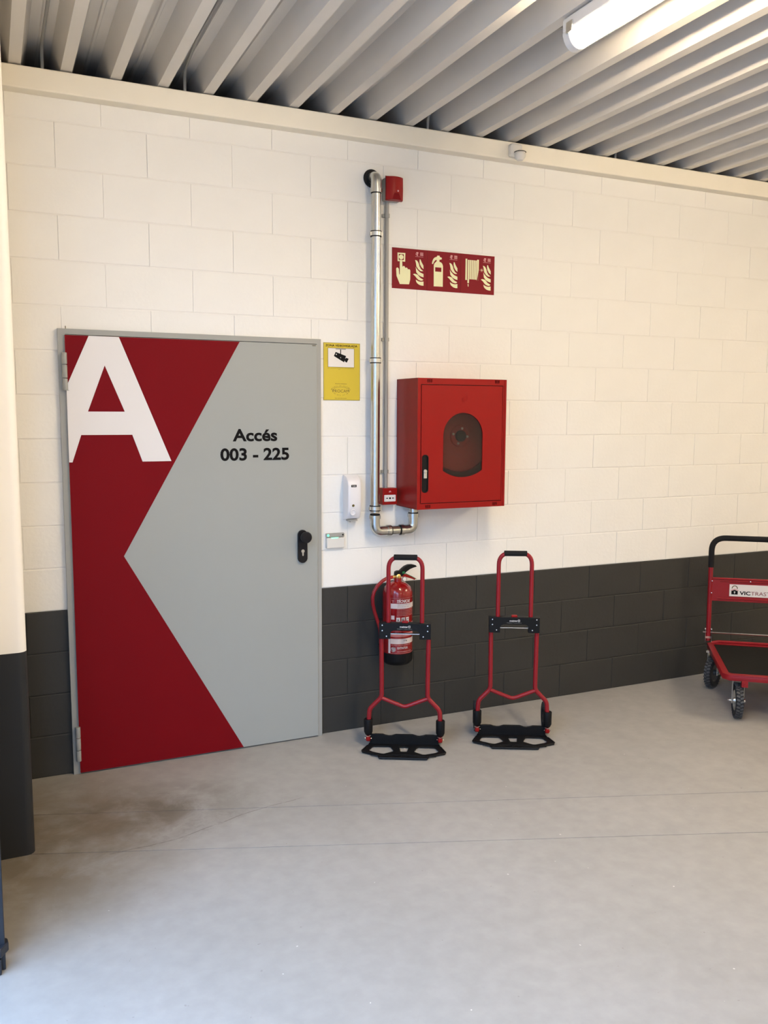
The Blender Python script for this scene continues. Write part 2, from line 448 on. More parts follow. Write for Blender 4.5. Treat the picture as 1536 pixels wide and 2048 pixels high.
# ================================================================ YELLOW CCTV NOTICE
ys_ = empty('warning_sign', (1.685, 0, 1.79), label='yellow video surveillance notice beside the top right corner of the door', cat='sign')
OFF = T3(-1.685, 0, -1.79)
flat('panel', [rect(1.583,1.790,1.787,2.085)], -.0030, .0045, M_yborder, ys_, M=OFF)
flat('printed_face', [rect(1.586,1.793,1.784,2.082)], -.0034, .0008, M_yellow, ys_, M=OFF)
text('lettering', 'ZONA VIDEOVIGILADA', 1.594, 1.772, 2.0655, .0105, -.0036, M_ink, ys_, bold=.03, M=OFF)
pic = flat('picture_border', [rect(1.6065,1.9595,1.7545,2.0585)], -.0037, .0005, M_ybrown, ys_, M=OFF)
flat('picture_ground', [rect(1.6085,1.9615,1.7525,2.0565)], -.0041, .0005, M_paper, pic, M=OFF)
for q in ([(1.650,2.038),(1.708,2.019),(1.697,1.986),(1.640,2.017)],[(1.709,2.010),(1.723,2.005),(1.712,1.985),(1.705,1.988),(1.698,1.998)],[(1.6755,2.051),(1.6805,2.051),(1.6800,2.027),(1.6750,2.029)],[(1.650,2.0545),(1.708,2.0545),(1.707,2.0520),(1.650,2.0520)]):
    flat('camera_drawing', [q], -.0044, .0004, M_ink, pic, M=OFF)
flat('camera_drawing', [circ(1.6535,2.026,.003,10)], -.0047, .0003, M_paper, pic, M=OFF)
flat('camera_drawing', [circ(1.6775,2.0095,.0022,10)], -.0047, .0003, M_paper, pic, M=OFF)
mes = [text_mesh('LEY ORGANICA DE PROTECCION DE DATOS', 1.606, 1.752, 1.9525, .0028, .01), text_mesh('15/1999', 1.665,1.675,1.9475,.0022,.01),
       text_mesh('Empresa instaladora', 1.648, 1.713, 1.8735, .0038, .02), text_mesh('Para mas informacion', 1.646, 1.711, 1.7985, .0036, .02)]
for me in mes: me.transform(OFF @ T3(0,-.0037,0) @ WALL)
mesh_obj('lettering', join_meshes('lettering', mes), M_ybrown, ys_, kind='stuff')
text('lettering', 'PROCAM', 1.634, 1.725, 1.8305, .0145, -.0037, M_ybrown, ys_, bold=.0, M=OFF)
def arc_text(s, cx, cz, rx, rz, a0, a1, h, flip=False):
    out = []
    for i, ch in enumerate(s):
        if ch == ' ': continue
        a = math.radians(a0+(a1-a0)*i/(len(s)-1)); me = text_mesh(ch, -h*.42, h*.42, 0, h, .01, res=2)
        tan = math.atan2(rz*math.cos(a), -rx*math.sin(a)) + (PI if not flip else 0)
        me.transform(T3(cx+rx*math.cos(a), cz+rz*math.sin(a), 0) @ RZ(tan)); out.append(me)
    return out
mes = arc_text('SISTEMAS DE SEGURIDAD', 1.679, 1.8375, .0525, .0255, 168, 12, .0040) + arc_text('93 872 27 68', 1.679, 1.838, .046, .0250, 212, 328, .0046, True)
for me in mes: me.transform(OFF @ T3(0,-.0037,0) @ WALL)
mesh_obj('lettering', join_meshes('lettering', mes), M_ybrown, ys_, kind='stuff')
ov = [(1.679+.0475*math.cos(math.radians(a)), 1.838+.0215*math.sin(math.radians(a))) for a in range(-10, 191, 10)]
ov2 = [(1.679+.0462*math.cos(math.radians(a)), 1.838+.0202*math.sin(math.radians(a))) for a in range(190, -11, -10)]
flat('oval_line', [ov+ov2], -.0037, .0003, M_ybrown, ys_, M=OFF)

# ================================================================ RED FIRE-EQUIPMENT SIGN (three panels in a strip)
fs = empty('fire_sign', (2.285, 0, 2.382), label='long red pictogram strip with hand, extinguisher and hose reel symbols above the red cabinet', cat='sign')
OFF = T3(-2.285, 0, -2.382)
xs_ = [1.970, 2.1765, 2.3835, 2.598]
pans = []
for i in range(3):
    pans.append(flat('sign_panel', [rect(xs_[i]+(.0006 if i else 0), 2.382, xs_[i+1]-.0006, 2.5915)], -.0030, .0045, M_signred, fs, M=OFF))
flames = [[(2.132,2.541),(2.1365,2.541),(2.142,2.529),(2.1545,2.510),(2.1550,2.492),(2.143,2.501),(2.134,2.515),(2.131,2.528)],
 [(2.105,2.536),(2.114,2.534),(2.121,2.528),(2.127,2.517),(2.131,2.504),(2.140,2.490),(2.154,2.481),(2.139,2.480),(2.124,2.489),(2.113,2.503),(2.110,2.520)],
 [(2.1085,2.500),(2.113,2.492),(2.120,2.485),(2.135,2.473),(2.1555,2.466),(2.1555,2.449),(2.140,2.452),(2.124,2.460),(2.112,2.473)],
 [(2.093,2.461),(2.102,2.464),(2.110,2.463),(2.120,2.460),(2.128,2.453),(2.136,2.445),(2.155,2.436),(2.148,2.431),(2.140,2.430),(2.125,2.434),(2.114,2.443),(2.105,2.453)],
 [(2.110,2.434),(2.117,2.430),(2.128,2.426),(2.140,2.4245),(2.156,2.427),(2.156,2.405),(2.144,2.405),(2.131,2.408),(2.118,2.416),(2.112,2.424)]]
for i, dx in enumerate((0, .2075, .4185)):
    flat('flame_symbol', [[(x+dx, z) for x,z in f] for f in flames], -.0036, .0006, M_signglow, pans[i], M=OFF)
    flat('maker_logo', [[(x+dx,z) for x,z in q] for q in (
        [(2.1095,2.572),(2.114,2.5775),(2.122,2.5775),(2.1255,2.573),(2.1215,2.570),(2.1205,2.557),(2.1160,2.557),(2.1155,2.569)],
        [(2.108,2.570),(2.1125,2.567),(2.114,2.561),(2.111,2.5605),(2.108,2.566)], rect(2.1345,2.5725,2.153,2.5765), rect(2.1345,2.5665,2.153,2.5705), rect(2.1345,2.5605,2.153,2.5645),
        rect(2.106,2.5535,2.153,2.5550))], -.0036, .0006, M_signpink, pans[i], M=OFF)
flat('button_symbol', [[(2.0010,2.5665),(2.0465,2.5670),(2.0455,2.5225),(2.0300,2.5225),(2.0295,2.5300),(2.0380,2.5300),(2.0385,2.5600),(2.0080,2.5600),(2.0080,2.5295),(2.0135,2.5295),(2.0130,2.5225),(2.0020,2.5225)], circ(2.0225,2.5450,.0130)], -.0036, .0006, M_signglow, pans[0], M=OFF)
flat('hand_symbol', [[(2.015,2.530),(2.028,2.530),(2.0300,2.494),(2.034,2.499),(2.039,2.500),(2.044,2.497),(2.0470,2.4895),(2.0510,2.4925),(2.056,2.4925),(2.061,2.488),(2.0630,2.4815),(2.0660,2.485),(2.071,2.4855),(2.0765,2.480),(2.0765,2.433),(2.0695,2.407),(2.0155,2.405),(1.996,2.446),(1.9935,2.483),(1.9975,2.489),(2.003,2.489),(2.0085,2.484),(2.011,2.455),(2.0150,2.455)]], -.0036, .0006, M_signglow, pans[0], M=OFF)
flat('extinguisher_symbol', [[(2.2175,2.518),(2.222,2.528),(2.229,2.534),(2.2345,2.540),(2.2340,2.547),(2.226,2.543),(2.218,2.534),(2.2125,2.523),(2.2060,2.523),(2.208,2.536),(2.213,2.548),(2.221,2.557),(2.2360,2.563),(2.2380,2.569),(2.2520,2.569),(2.2520,2.563),(2.2650,2.559),(2.2650,2.551),(2.2510,2.5475),(2.2510,2.537),(2.262,2.534),(2.2690,2.527),(2.2730,2.516),(2.2730,2.407),(2.2180,2.406)], rect(2.2255,2.4845,2.2635,2.5070)], -.0036, .0006, M_signglow, pans[1], M=OFF)
reel = [rect(2.4130,2.453,2.4230,2.566), rect(2.4860,2.453,2.4965,2.566)] + [rect(2.4275+.0117*i,2.458,2.4365+.0117*i,2.561) for i in range(5)] + [rect(2.4265,2.4365,2.4355,2.4585), [(2.428,2.431),(2.4335,2.431),(2.4330,2.418),(2.4300,2.418)], rect(2.4965,2.5095,2.508,2.5125), circ(2.5165,2.511,.0115), circ(2.5165,2.511,.0080)]
flat('valve_symbol', [[(2.5095,2.5098),(2.5153,2.5098),(2.5153,2.504),(2.5177,2.504),(2.5177,2.5098),(2.5235,2.5098),(2.5235,2.5122),(2.5177,2.5122),(2.5177,2.518),(2.5153,2.518),(2.5153,2.5122),(2.5095,2.5122)]], -.0036, .0006, M_signglow, pans[2], M=OFF)
flat('hose_reel_symbol', reel, -.0036, .0006, M_signglow, pans[2], M=OFF)

# ================================================================ SPRINKLER/HYDRANT PIPE
pipe = empty('hydrant_pipe', (1.852, -.058, 1.10), label='thick shiny galvanised water pipe running down the wall into the red cabinet', cat='pipe')
PX, PY = 1.852, -.058; OFF = T3(-1.852, .058, -1.10)
def part(name, bm, m, parent, smooth=True, **k):
    bmesh.ops.transform(bm, matrix=OFF, verts=bm.verts); return done(name, bm, m, parent, smooth=smooth, **k)
bm = bmesh.new(); tube(bm, [(PX,PY,1.20),(PX,PY,2.85)], .0243, 28); part('riser', bm, M_steel, pipe)
bm = bmesh.new(); tube(bm, fillet([(PX,PY,2.845),(PX,PY,2.925),(PX,.0025,2.925)], .052, 8), .0275, 28); tube(bm, [(PX,PY,2.842),(PX,PY,2.862)], .0315, 28); el = part('elbow', bm, M_steel, pipe)
bm = bmesh.new(); lathe(bm, [(.026,.0),(.044,.0),(.047,.004),(.044,.009),(.028,.011)], T3(PX,.001,2.925) @ RX(PI/2), seg=28); part('wall_collar', bm, M_rubber, pipe)
bm = bmesh.new(); tube(bm, [(PX,PY,2.838),(PX,PY,2.843)], .0262, 24); part('seal_ring', bm, M_rubber, pipe)
for (x, z) in ((PX,1.165),(1.93,0),(2.01,0),(2.078,1.185)): pass
bm = bmesh.new()
tube(bm, fillet([(PX,PY,1.180),(PX,PY,1.098),(1.935,PY,1.098)], .062, 8), .0270, 24)
tube(bm, [(PX,PY,1.166),(PX,PY,1.184)], .031, 24); tube(bm, [(1.922,PY,1.098),(1.942,PY,1.098)], .031, 24)
part('elbow', bm, M_steel, pipe)
bm = bmesh.new(); tube(bm, [(1.94,PY,1.098),(2.005,PY,1.098)], .0243, 24); part('crosspiece', bm, M_steel, pipe)
bm = bmesh.new()
tube(bm, fillet([(2.003,PY,1.098),(2.079,PY,1.098),(2.079,PY,1.180)], .062, 8), .0270, 24)
tube(bm, [(2.000,PY,1.098),(2.018,PY,1.098)], .031, 24); tube(bm, [(2.079,PY,1.166),(2.079,PY,1.184)], .031, 24)
part('elbow', bm, M_steel, pipe)
bm = bmesh.new(); tube(bm, [(2.079,PY,1.18),(2.079,PY,1.2255)], .0243, 24); part('inlet', bm, M_steel, pipe)
for p, q in (((PX,PY,1.186),(PX,PY,1.191)), ((1.943,PY,1.098),(1.948,PY,1.098)), ((1.994,PY,1.098),(1.999,PY,1.098)), ((2.079,PY,1.186),(2.079,PY,1.191))):
    bm = bmesh.new(); tube(bm, [p,q], .0268, 24); part('seal_ring', bm, M_rubber, pipe)
for z in (2.638, 1.997, 1.222):
    bm = bmesh.new(); tube(bm, [(PX,PY,z-.010),(PX,PY,z+.010)], .0285, 24)
    for s in (-1,1): box(bm, PX+s*.026-.007, PX+s*.026+.010 if s>0 else PX+s*.026+.007, PY-.006, PY+.006, z-.008, z+.008)
    tube(bm, [(PX,PY+.02,z),(PX,.003,z)], .005, 8); cl = part('pipe_clamp', bm, M_zinc, pipe)
    bm = bmesh.new(); tube(bm, [(PX,PY,z+.010),(PX,PY,z+.0145)], .0292, 24); tube(bm, [(PX,PY,z-.0145),(PX,PY,z-.010)], .0292, 24); part('rubber_lining', bm, M_rubber, cl)

# ================================================================ FIRE ALARM SOUNDER
so = empty('alarm_sounder', (1.955, 0, 2.81), label='small red alarm sounder on a grey base beside the top of the pipe', cat='alarm')
OFF = T3(-1.955, 0, -2.81)
def part2(name, bm, m, parent, smooth=False, **k):
    bmesh.ops.transform(bm, matrix=OFF, verts=bm.verts); return done(name, bm, m, parent, smooth=smooth, **k)
bm = bmesh.new(); box(bm, 1.908, 2.000, -.052, .002, 2.816, 2.930); part2('base', bm, M_greyplastic, so, bevel=.008)
bm = bmesh.new()
n = 8; secs = []
for i in range(n+1):
    t = i/n; x = 1.906+.096*t; d = .052+.030*(1-(2*t-1)**2*.65)
    secs.append([(x,-.050,2.812),(x,-d,2.812+.004),(x,-d-.002,2.872),(x,-d,2.930),(x,-.050,2.936)])
vs = [[bm.verts.new(p) for p in s] for s in secs]
for a, b in zip(vs, vs[1:]):
    for j in range(4): bm.faces.new((a[j], b[j], b[j+1], a[j+1]))
    bm.faces.new((a[4], b[4], b[0], a[0]))
bm.faces.new(vs[0]); bm.faces.new(vs[-1]); cov = part2('cover', bm, M_cabred, so, smooth=True, bevel=.002)
bm = bmesh.new()
for (a, b, c) in (((1.938,-.0835,2.815),(1.955,-.0875,2.850),(1.975,-.0835,2.815)),): 
    q = [bm.verts.new(v) for v in ((1.932,-.0845,2.816),(1.942,-.0870,2.846),(1.968,-.0870,2.846),(1.980,-.0845,2.816),(1.956,-.070,2.820))]
    bm.faces.new(q[:4]); bm.faces.new((q[0],q[1],q[4])); bm.faces.new((q[2],q[3],q[4])); bm.faces.new((q[0],q[3],q[4])); bm.faces.new((q[1],q[2],q[4]))
part2('sound_outlet', bm, M_vinyl, cov)
bm = bmesh.new(); lathe(bm, [(0,0),(.005,0),(.004,.003),(0,.004)], T3(1.963,-.0850,2.858) @ RX(PI/2), seg=12); part2('indicator', bm, M_signpink, cov)

# ================================================================ GREY CONDUIT
co = empty('electrical_conduit', (1.933, -.016, 1.33), label='thin light grey electrical conduit from the alarm sounder down to the red call point', cat='conduit')
bm = bmesh.new(); tube(bm, [(0,0,-.01),(0,0,1.49)], .0105, 14); done('conduit_tube', bm, M_lightgrey, co, smooth=True)
for z in (2.745, 2.111, 1.413):
    bm = bmesh.new(); tube(bm, [(0,0,z-1.33-.009),(0,0,z-1.33+.009)], .0145, 14); box(bm, -.024, .010, .001, .018, z-1.33-.008, z-1.33+.008)
    done('conduit_clip', bm, M_greyplastic, co, smooth=True)

# ================================================================ CALL POINT
cp = empty('call_point', (1.944, 0, 1.235), label='small square red manual call point tucked between the pipe and the red cabinet', cat='call point')
OFF = T3(-1.944, 0, -1.235)
bm = bmesh.new(); box(bm, 1.901, 1.987, -.048, .002, 1.236, 1.325); part2('body', bm, M_cabred, cp, bevel=.003)
flat('break_window', [rrect(1.9095,1.2535,1.9765,1.2890,.003)], -.051, .003, M_paper, cp, M=OFF, label='white window with black arrow marks')
flat('window_marks', [circ(1.943,1.2712,.0055,14), [(1.917,1.2712),(1.925,1.2745),(1.931,1.2735),(1.931,1.2690),(1.925,1.2680)], [(1.969,1.2712),(1.961,1.2745),(1.955,1.2735),(1.955,1.2690),(1.961,1.2680)]], -.0517, .0006, M_ink, cp, M=OFF)
flat('flame_mark', [[(1.9365,1.3035),(1.940,1.3100),(1.946,1.3115),(1.951,1.3060),(1.948,1.3015),(1.9455,1.3065),(1.942,1.3050),(1.9425,1.3010)]], -.0490, .0008, M_signpink, cp, M=OFF)

# ================================================================ HOSE REEL CABINET
cx0, cx1, cz0, cz1, cy = 2.004, 2.535, 1.226, 1.905, -.250
cab = empty('hose_cabinet', ((cx0+cx1)/2, 0, cz0), label='large red fire hose cabinet with an arched smoked window in its door', cat='cabinet')
OFF = T3(-(cx0+cx1)/2, 0, -cz0)
bm = bmesh.new(); t = .0025
box(bm, cx0, cx0+t, cy+.002, 0, cz0, cz1); box(bm, cx1-t, cx1, cy+.002, 0, cz0, cz1)
box(bm, cx0, cx1, cy+.002, 0, cz0, cz0+t); box(bm, cx0, cx1, cy+.002, 0, cz1-t, cz1); box(bm, cx0, cx1, -.004, .002, cz0, cz1)
body = part2('body', bm, M_cabred, cab)
dx0, dx1, dz0, dz1 = 2.022, 2.514, 1.256, 1.873
slots = []
for bx, bz in ((2.057,1.8825),(2.462,1.8840),(2.054,1.2325),(2.460,1.2325)):
    for k in range(4): slots.append(rect(bx+k*.0078, bz, bx+k*.0078+.0048, bz+.0165))
flat('front_frame', [rect(cx0,cz0,cx1,cz1), rect(dx0,dz0,dx1,dz1)] + slots, cy-.001, .004, M_cabred, cab, M=OFF)
for q in ((2.040,2.098,1.882,1.902),(2.455,2.50,1.882,1.902),(2.04,2.095,1.229,1.252),(2.45,2.495,1.229,1.252)):
    bm = bmesh.new(); box(bm, q[0], q[1], cy+.012, cy+.014, q[2], q[3]); part2('vent_backing', bm, M_rubber, cab)
bm = bmesh.new(); box(bm, cx1-.012, cx1-.0005, cy-.005, cy-.001, cz0, cz1); part2('hinge_strip', bm, M_cabred, cab, bevel=.002)
# door with arched opening
wx0, wx1 = 2.1535, 2.3915; wc = (wx0+wx1)/2; r = (wx1-wx0)/2
arch = [(wc+r*math.cos(a), 1.609+r*1.0*math.sin(a)) for a in [PI*k/24 for k in range(25)]]
R2 = .215; hb = math.asin(r/R2)
arch += [(wc+R2*math.sin(a), 1.390+R2-R2*math.cos(a)) for a in [-hb+2*hb*k/14 for k in range(15)]]
cdoor = flat('door', [rect(dx0+.0035,dz0+.0035,dx1-.0035,dz1-.0035), arch, rrect(2.031,1.3155,2.0675,1.5105,.016)], cy-.0025, .005, M_cabred, cab, M=OFF)
bm = bmesh.new()
box(bm, dx0-.002, dx0+.006, cy+.004, cy+.012, dz0-.002, dz1+.002); box(bm, dx1-.006, dx1+.002, cy+.004, cy+.012, dz0-.002, dz1+.002); box(bm, dx0, dx1, cy+.004, cy+.012, dz1-.006, dz1+.002); box(bm, dx0, dx1, cy+.004, cy+.012, dz0-.002, dz0+.006)
part2('door_seal', bm, M_rubber, cab)
big = [(wc+(x-wc)*1.06, 1.56+(z-1.56)*1.05) for x, z in arch]
flat('window', [big], cy+.003, .003, M_glass, cdoor, M=OFF, label='smoked plastic arched window')
# pull: recessed black handle with silver lock
flat('pull_handle', [rrect(2.030,1.3145,2.0685,1.5115,.0165)], cy+.001, .003, M_black, cdoor, M=OFF)
flat('pull_handle', [rrect(2.030,1.3145,2.0685,1.5115,.0165), rrect(2.0345,1.3195,2.064,1.507,.013)], cy-.0045, .004, M_black, cdoor, M=OFF)
bm = bmesh.new(); lathe(bm, [(0,0),(.0105,0),(.0105,.006),(.008,.008),(0,.008)], T3(2.050,cy+.000,1.426) @ RX(PI/2), seg=20); box(bm, 2.0405, 2.0595, cy-.006, cy, 1.389, 1.424)
part2('lock', bm, M_zinc, cdoor, bevel=.002)
# embossed flame spiral logo
def spiral(cx, cz, r0, r1, a0, a1, w):
    n = 14; o = []; q = []
    for k in range(n+1):
        t = k/n; a = math.radians(a0+(a1-a0)*t); rr = r0+(r1-r0)*t
        o.append((cx+(rr+w)*math.cos(a), cz+(rr+w)*math.sin(a))); q.append((cx+rr*math.cos(a), cz+rr*math.sin(a)))
    return o + q[::-1]
flat('embossed_logo', [spiral(2.273,1.802,.006,.010,0,300,.002), spiral(2.273,1.802,.013,.017,-150,60,.002), spiral(2.271,1.806,.022,.026,-100,70,.002), rect(2.266,1.801,2.280,1.803)], cy-.0035, .0012, M_cabred, cdoor, M=OFF)
# hose reel inside
bm = bmesh.new(); hx, hz = 2.300, 1.605
lathe(bm, [(0,0),(.19,0),(.195,.006),(.19,.010),(.17,.010),(.155,.004),(.06,.004),(.055,.010),(0,.010)], T3(hx,-.16,hz) @ RX(PI/2), seg=40)
rl = part2('hose_reel', bm, mat('reel_red', (.42,.012,.008), .4), cab, smooth=True)
bm = bmesh.new(); lathe(bm, [(0,0),(.030,0),(.030,.014),(.022,.018),(0,.018)], T3(hx,-.170,hz) @ RX(PI/2), seg=24); part2('hub', bm, M_black, rl, smooth=True)
for a in (75, 165, 255, -5):
    bm = bmesh.new(); lathe(bm, [(0,0),(.0068,0),(.006,.004),(0,.006)], T3(hx+.044*math.cos(math.radians(a)),-.170,hz+.041*math.sin(math.radians(a))) @ RX(PI/2), seg=10); part2('bolt', bm, M_vwhite, rl)
bm = bmesh.new()
for k in range(4): 
    rr = .09+.022*k
    tube(bm, [(hx+rr*math.cos(2*PI*j/40), -.135, hz+rr*math.sin(2*PI*j/40)) for j in range(41)], .011, 8, cap=False)
part2('coiled_hose', bm, M_blacks, rl, smooth=True)

# ================================================================ SOAP / GEL DISPENSER
sd = empty('gel_dispenser', (1.73, 0, 1.155), label='narrow white hand gel dispenser on the wall right of the door', cat='dispenser')
OFF = T3(-1.73, 0, -1.155)
side = [(0.001,1.160),(-.060,1.172),(-.078,1.196),(-.088,1.250),(-.088,1.345),(-.078,1.372),(-.052,1.392),(.001,1.402)]
bm = bmesh.new(); W = 8
cols = []
for i in range(W+1):
    t = i/W; s = 2*t-1
    ring = []
    for (y, z) in side:
        depth = -y; x0 = 1.692 - .004*(depth/.088); x1 = 1.772 - .010*(depth/.088)
        k = 1-.06*abs(s)**4
        ring.append(bm.verts.new((x0+(x1-x0)*t, y*k, z)))
    cols.append(ring)
for a, b in zip(cols, cols[1:]):
    for j in range(len(side)-1): bm.faces.new((a[j], b[j], b[j+1], a[j+1]))
    bm.faces.new((a[-1], b[-1], b[0], a[0]))
bm.faces.new(cols[0]); bm.faces.new(cols[-1]); sb = part2('shell', bm, M_whiteplastic, sd, smooth=True, bevel=.003)
flat('badge', [rect(1.7035,1.3405,1.7325,1.3525)], -.0898, .002, M_ink, sd, M=OFF, label='small black name badge')
text('lettering', 'TORK', 1.7065, 1.7295, 1.3435, .0055, -.0901, M_paper, sd, bold=.01, M=OFF)
bm = bmesh.new(); lathe(bm, [(0,0),(.0072,0),(.0065,.002),(0,.002)], T3(1.7155,-.0865,1.2440) @ RX(PI/2), seg=16); part2('level_window', bm, M_ybrown, sd)
bm = bmesh.new(); lathe(bm, [(.017,0),(.0155,.004),(.0135,.004),(.012,.001),(.004,.000),(0,.0015)], T3(1.714,-.0835,1.2080) @ RX(PI/2+.12), seg=24); part2('lock_button', bm, M_whiteplastic, sd, smooth=True)
bm = bmesh.new(); box(bm, 1.700, 1.752, -.058, -.02, 1.158, 1.168); part2('nozzle_plate', bm, M_greyplastic, sd, bevel=.002)
bm = bmesh.new(); tube(bm, [(1.720,-.030,1.162),(1.720,-.030,1.150)], .003, 8); part2('nozzle', bm, M_lightgrey, sd)

# ================================================================ CARD READER
cr = empty('card_reader', (1.64, 0, 1.012), label='small cream card reader with a glowing green light next to the door handle', cat='reader')
OFF = T3(-1.64, 0, -1.012)
bm = bmesh.new(); box(bm, 1.592, 1.694, -.022, .002, 1.014, 1.070); part2('lower_body', bm, M_offwhite, cr, bevel=.004)
bm = bmesh.new(); box(bm, 1.592, 1.694, -.019, .002, 1.072, 1.093); part2('upper_body', bm, M_greyplastic, cr, bevel=.004)
flat('light_bar', [[(1.613,1.0725),(1.660,1.0725),(1.652,1.0655),(1.620,1.0655)]], -.0235, .002, M_ledsoft, cr, M=OFF, label='glowing pale green light bar')
flat('status_light', [circ(1.6005,1.0835,.0065,12)], -.0205, .002, M_led, cr, M=OFF, label='bright green status light')
bm = bmesh.new(); lathe(bm, [(0,0),(.0045,0),(.004,.002),(0,.002)], T3(1.6835,-.019,1.0835) @ RX(PI/2), seg=12); part2('sensor_eye', bm, M_ink, cr)

# ================================================================ FIRE EXTINGUISHER
ex = empty('fire_extinguisher', (1.968, -.10, .375), label='red fire extinguisher with white label and black base hanging behind the left hand truck', cat='extinguisher')
R = .0815; EX, EY = 1.968, -.10; OFF = T3(-EX, -EY, -.375)
C0 = T3(EX, EY, 0)
bm = bmesh.new(); lathe(bm, [(0,.400),(R*.9,.402),(R,.425),(R,.752),(R*.985,.772),(R*.86,.798),(R*.55,.818),(.022,.826),(.021,.845),(0,.845)], C0, seg=48); part2('cylinder', bm, M_extred, ex, smooth=True)
bm = bmesh.new(); lathe(bm, [(0,.378),(R*.84,.380),(R*.97,.392),(R*1.03,.405),(R*1.03,.443),(R*1.0,.444)], C0, seg=48); part2('base_skirt', bm, M_black, ex, smooth=True)
bm = bmesh.new(); lathe(bm, [(0,.843),(.017,.843),(.019,.850),(.019,.858),(.014,.866),(0,.868)], C0, seg=20)
tube(bm, [(EX-.038,EY-.004,.851),(EX,EY,.853)], [.0085,.010], 14); val = part2('valve', bm, M_brass, ex, smooth=True)
lev = [(1.952,.862),(1.954,.877),(1.966,.882),(1.980,.881),(1.993,.892),(2.010,.904),(2.030,.911),(2.052,.911),(2.070,.906),(2.075,.901),(2.055,.897),(2.035,.890),(2.015,.878),(2.000,.865),(1.992,.857),(1.965,.855)]
flat('squeeze_lever', [lev], EY-.011, .022, M_black, ex, bev=.002, M=OFF)
flat('carry_handle', [[(1.985,.861),(2.005,.862),(2.024,.859),(2.045,.850),(2.070,.836),(2.066,.829),(2.045,.838),(2.024,.845),(2.003,.850),(1.985,.852)]], EY-.009, .018, M_cabred, ex, bev=.0015, M=OFF)
bm = bmesh.new(); lathe(bm, [(0,0),(.0125,0),(.0135,.004),(.0125,.010),(.0105,.011),(.010,.008),(0,.008)], T3(2.001,EY-.012,.838) @ RX(PI/2), seg=20); part2('pressure_gauge', bm, M_zinc, ex, smooth=True)
bm = bmesh.new(); lathe(bm, [(0,0),(.0095,0),(0,.0006)], T3(2.001,EY-.0205,.838) @ RX(PI/2), seg=16); part2('gauge_face', bm, M_paper, ex)
bm = bmesh.new(); box(bm, 1.990, 2.004, EY-.014, EY+.010, .868, .879); tube(bm, [(2.000,EY-.012,.872),(2.040,EY-.012,.852),(2.076,EY-.010,.832)], .0015, 6); part2('safety_seal', bm, M_green, ex)
hp = [(1.934,-.104,.8515),(1.900,-.108,.848),(1.872,-.112,.836),(1.843,-.115,.813),(1.823,-.115,.783),(1.815,-.113,.750),(1.818,-.110,.716),(1.829,-.105,.675),(1.843,-.10,.640),(1.857,-.095,.605),(1.869,-.092,.570),(1.874,-.090,.530),(1.875,-.088,.490)]
bm = bmesh.new(); tube(bm, hp, .0095, 14); part2('discharge_hose', bm, M_red, ex, smooth=True)
bm = bmesh.new(); tube(bm, [hp[-1], (1.875,-.088,.455)], [.012,.010], 14); part2('hose_nozzle', bm, M_black, ex, smooth=True)
bm = bmesh.new(); box(bm, 1.950, 1.986, -.030, .002, .70, .80); box(bm, 1.950, 1.986, -.045, -.0, .806, .812); part2('wall_bracket', bm, M_rubber, ex)
# wrapped label
th0 = math.radians(-60)
def strip(s0, s1, z0, z1, off):
    bm = bmesh.new(); n = max(2, int((s1-s0)/.004)); lo = []; hi = []
    for k in range(n+1):
        s = s0+(s1-s0)*k/n; lo.append(bm.verts.new((s,z0,off))); hi.append(bm.verts.new((s,z1,off)))
    for k in range(n): bm.faces.new((lo[k],lo[k+1],hi[k+1],hi[k]))
    me = bpy.data.meshes.new('s'); bm.to_mesh(me); bm.free(); return me
def tx(s, s0, s1, zb, cap, off=.0016, bold=0, shear=0):
    me = text_mesh(s, s0, s1, zb, cap, bold, shear=shear, res=2)
    for v in me.vertices: v.co.z = off
    return me
zz = lambda y: .749-(y-835)*.0003425
def lab(name, mes, m, **k):
    me = join_meshes(name, mes); cyl_wrap(me, EX, EY, R, th0); me.transform(OFF); return mesh_obj(name, me, m, ex, **k)
LW = .172
lab('label_ground', [strip(0, LW, zz(1712), zz(835), .0004)], M_extred)
lab('label_white', [strip(0,.012,zz(1712),zz(835),.0008), strip(.013,LW,zz(1000),zz(920),.0008), strip(.013,LW,zz(1560),zz(1478),.0008),
    strip(.016,.034,zz(1172),zz(1110),.0008), strip(.044,.064,zz(1222),zz(1140),.0008), strip(.071,.091,zz(1222),zz(1140),.0008), strip(.098,.118,zz(1222),zz(1140),.0008),
    tx('TÉCNICAS', .046, .125, zz(905), .0155, bold=.03, shear=.3), tx('EXTINTOR', .050,.11,zz(1640),.011,bold=.02)], M_labelwhite, label='white printed label with red and white bands')
lab('label_print', [strip(.013,LW,zz(838),zz(835),.001), strip(.013,LW,zz(1712),zz(1708),.001), strip(.013,LW,zz(1250),zz(1230),.001), strip(.013,LW,zz(1445),zz(1385),.001)]
    + [tx('AGENTE EXTINTOR POLVO POLIVALENTE', .046,.150,zz(1018+k*24),.0045,bold=.02) for k in range(5)] + [tx('RECARGA SEGUN NORMA UNE', .016,.13,zz(1585),.005,bold=.02), tx('MANTENIMIENTO ANUAL', .050,.14,zz(1690),.0055,bold=.02)]
    + [tx('T', .019,.031,zz(905),.013,bold=.04)], M_labelpink)
ring = curve_mesh([circ(.029, zz(1650), .0145, 20), circ(.029, zz(1650), .0125, 20), rect(.026,zz(1690),.032,zz(1615)), rect(.019,zz(1625),.039,zz(1613))], .0002)
for v in ring.vertices: v.co.z = .0014
lab('label_logo', [ring], M_labelwhite)
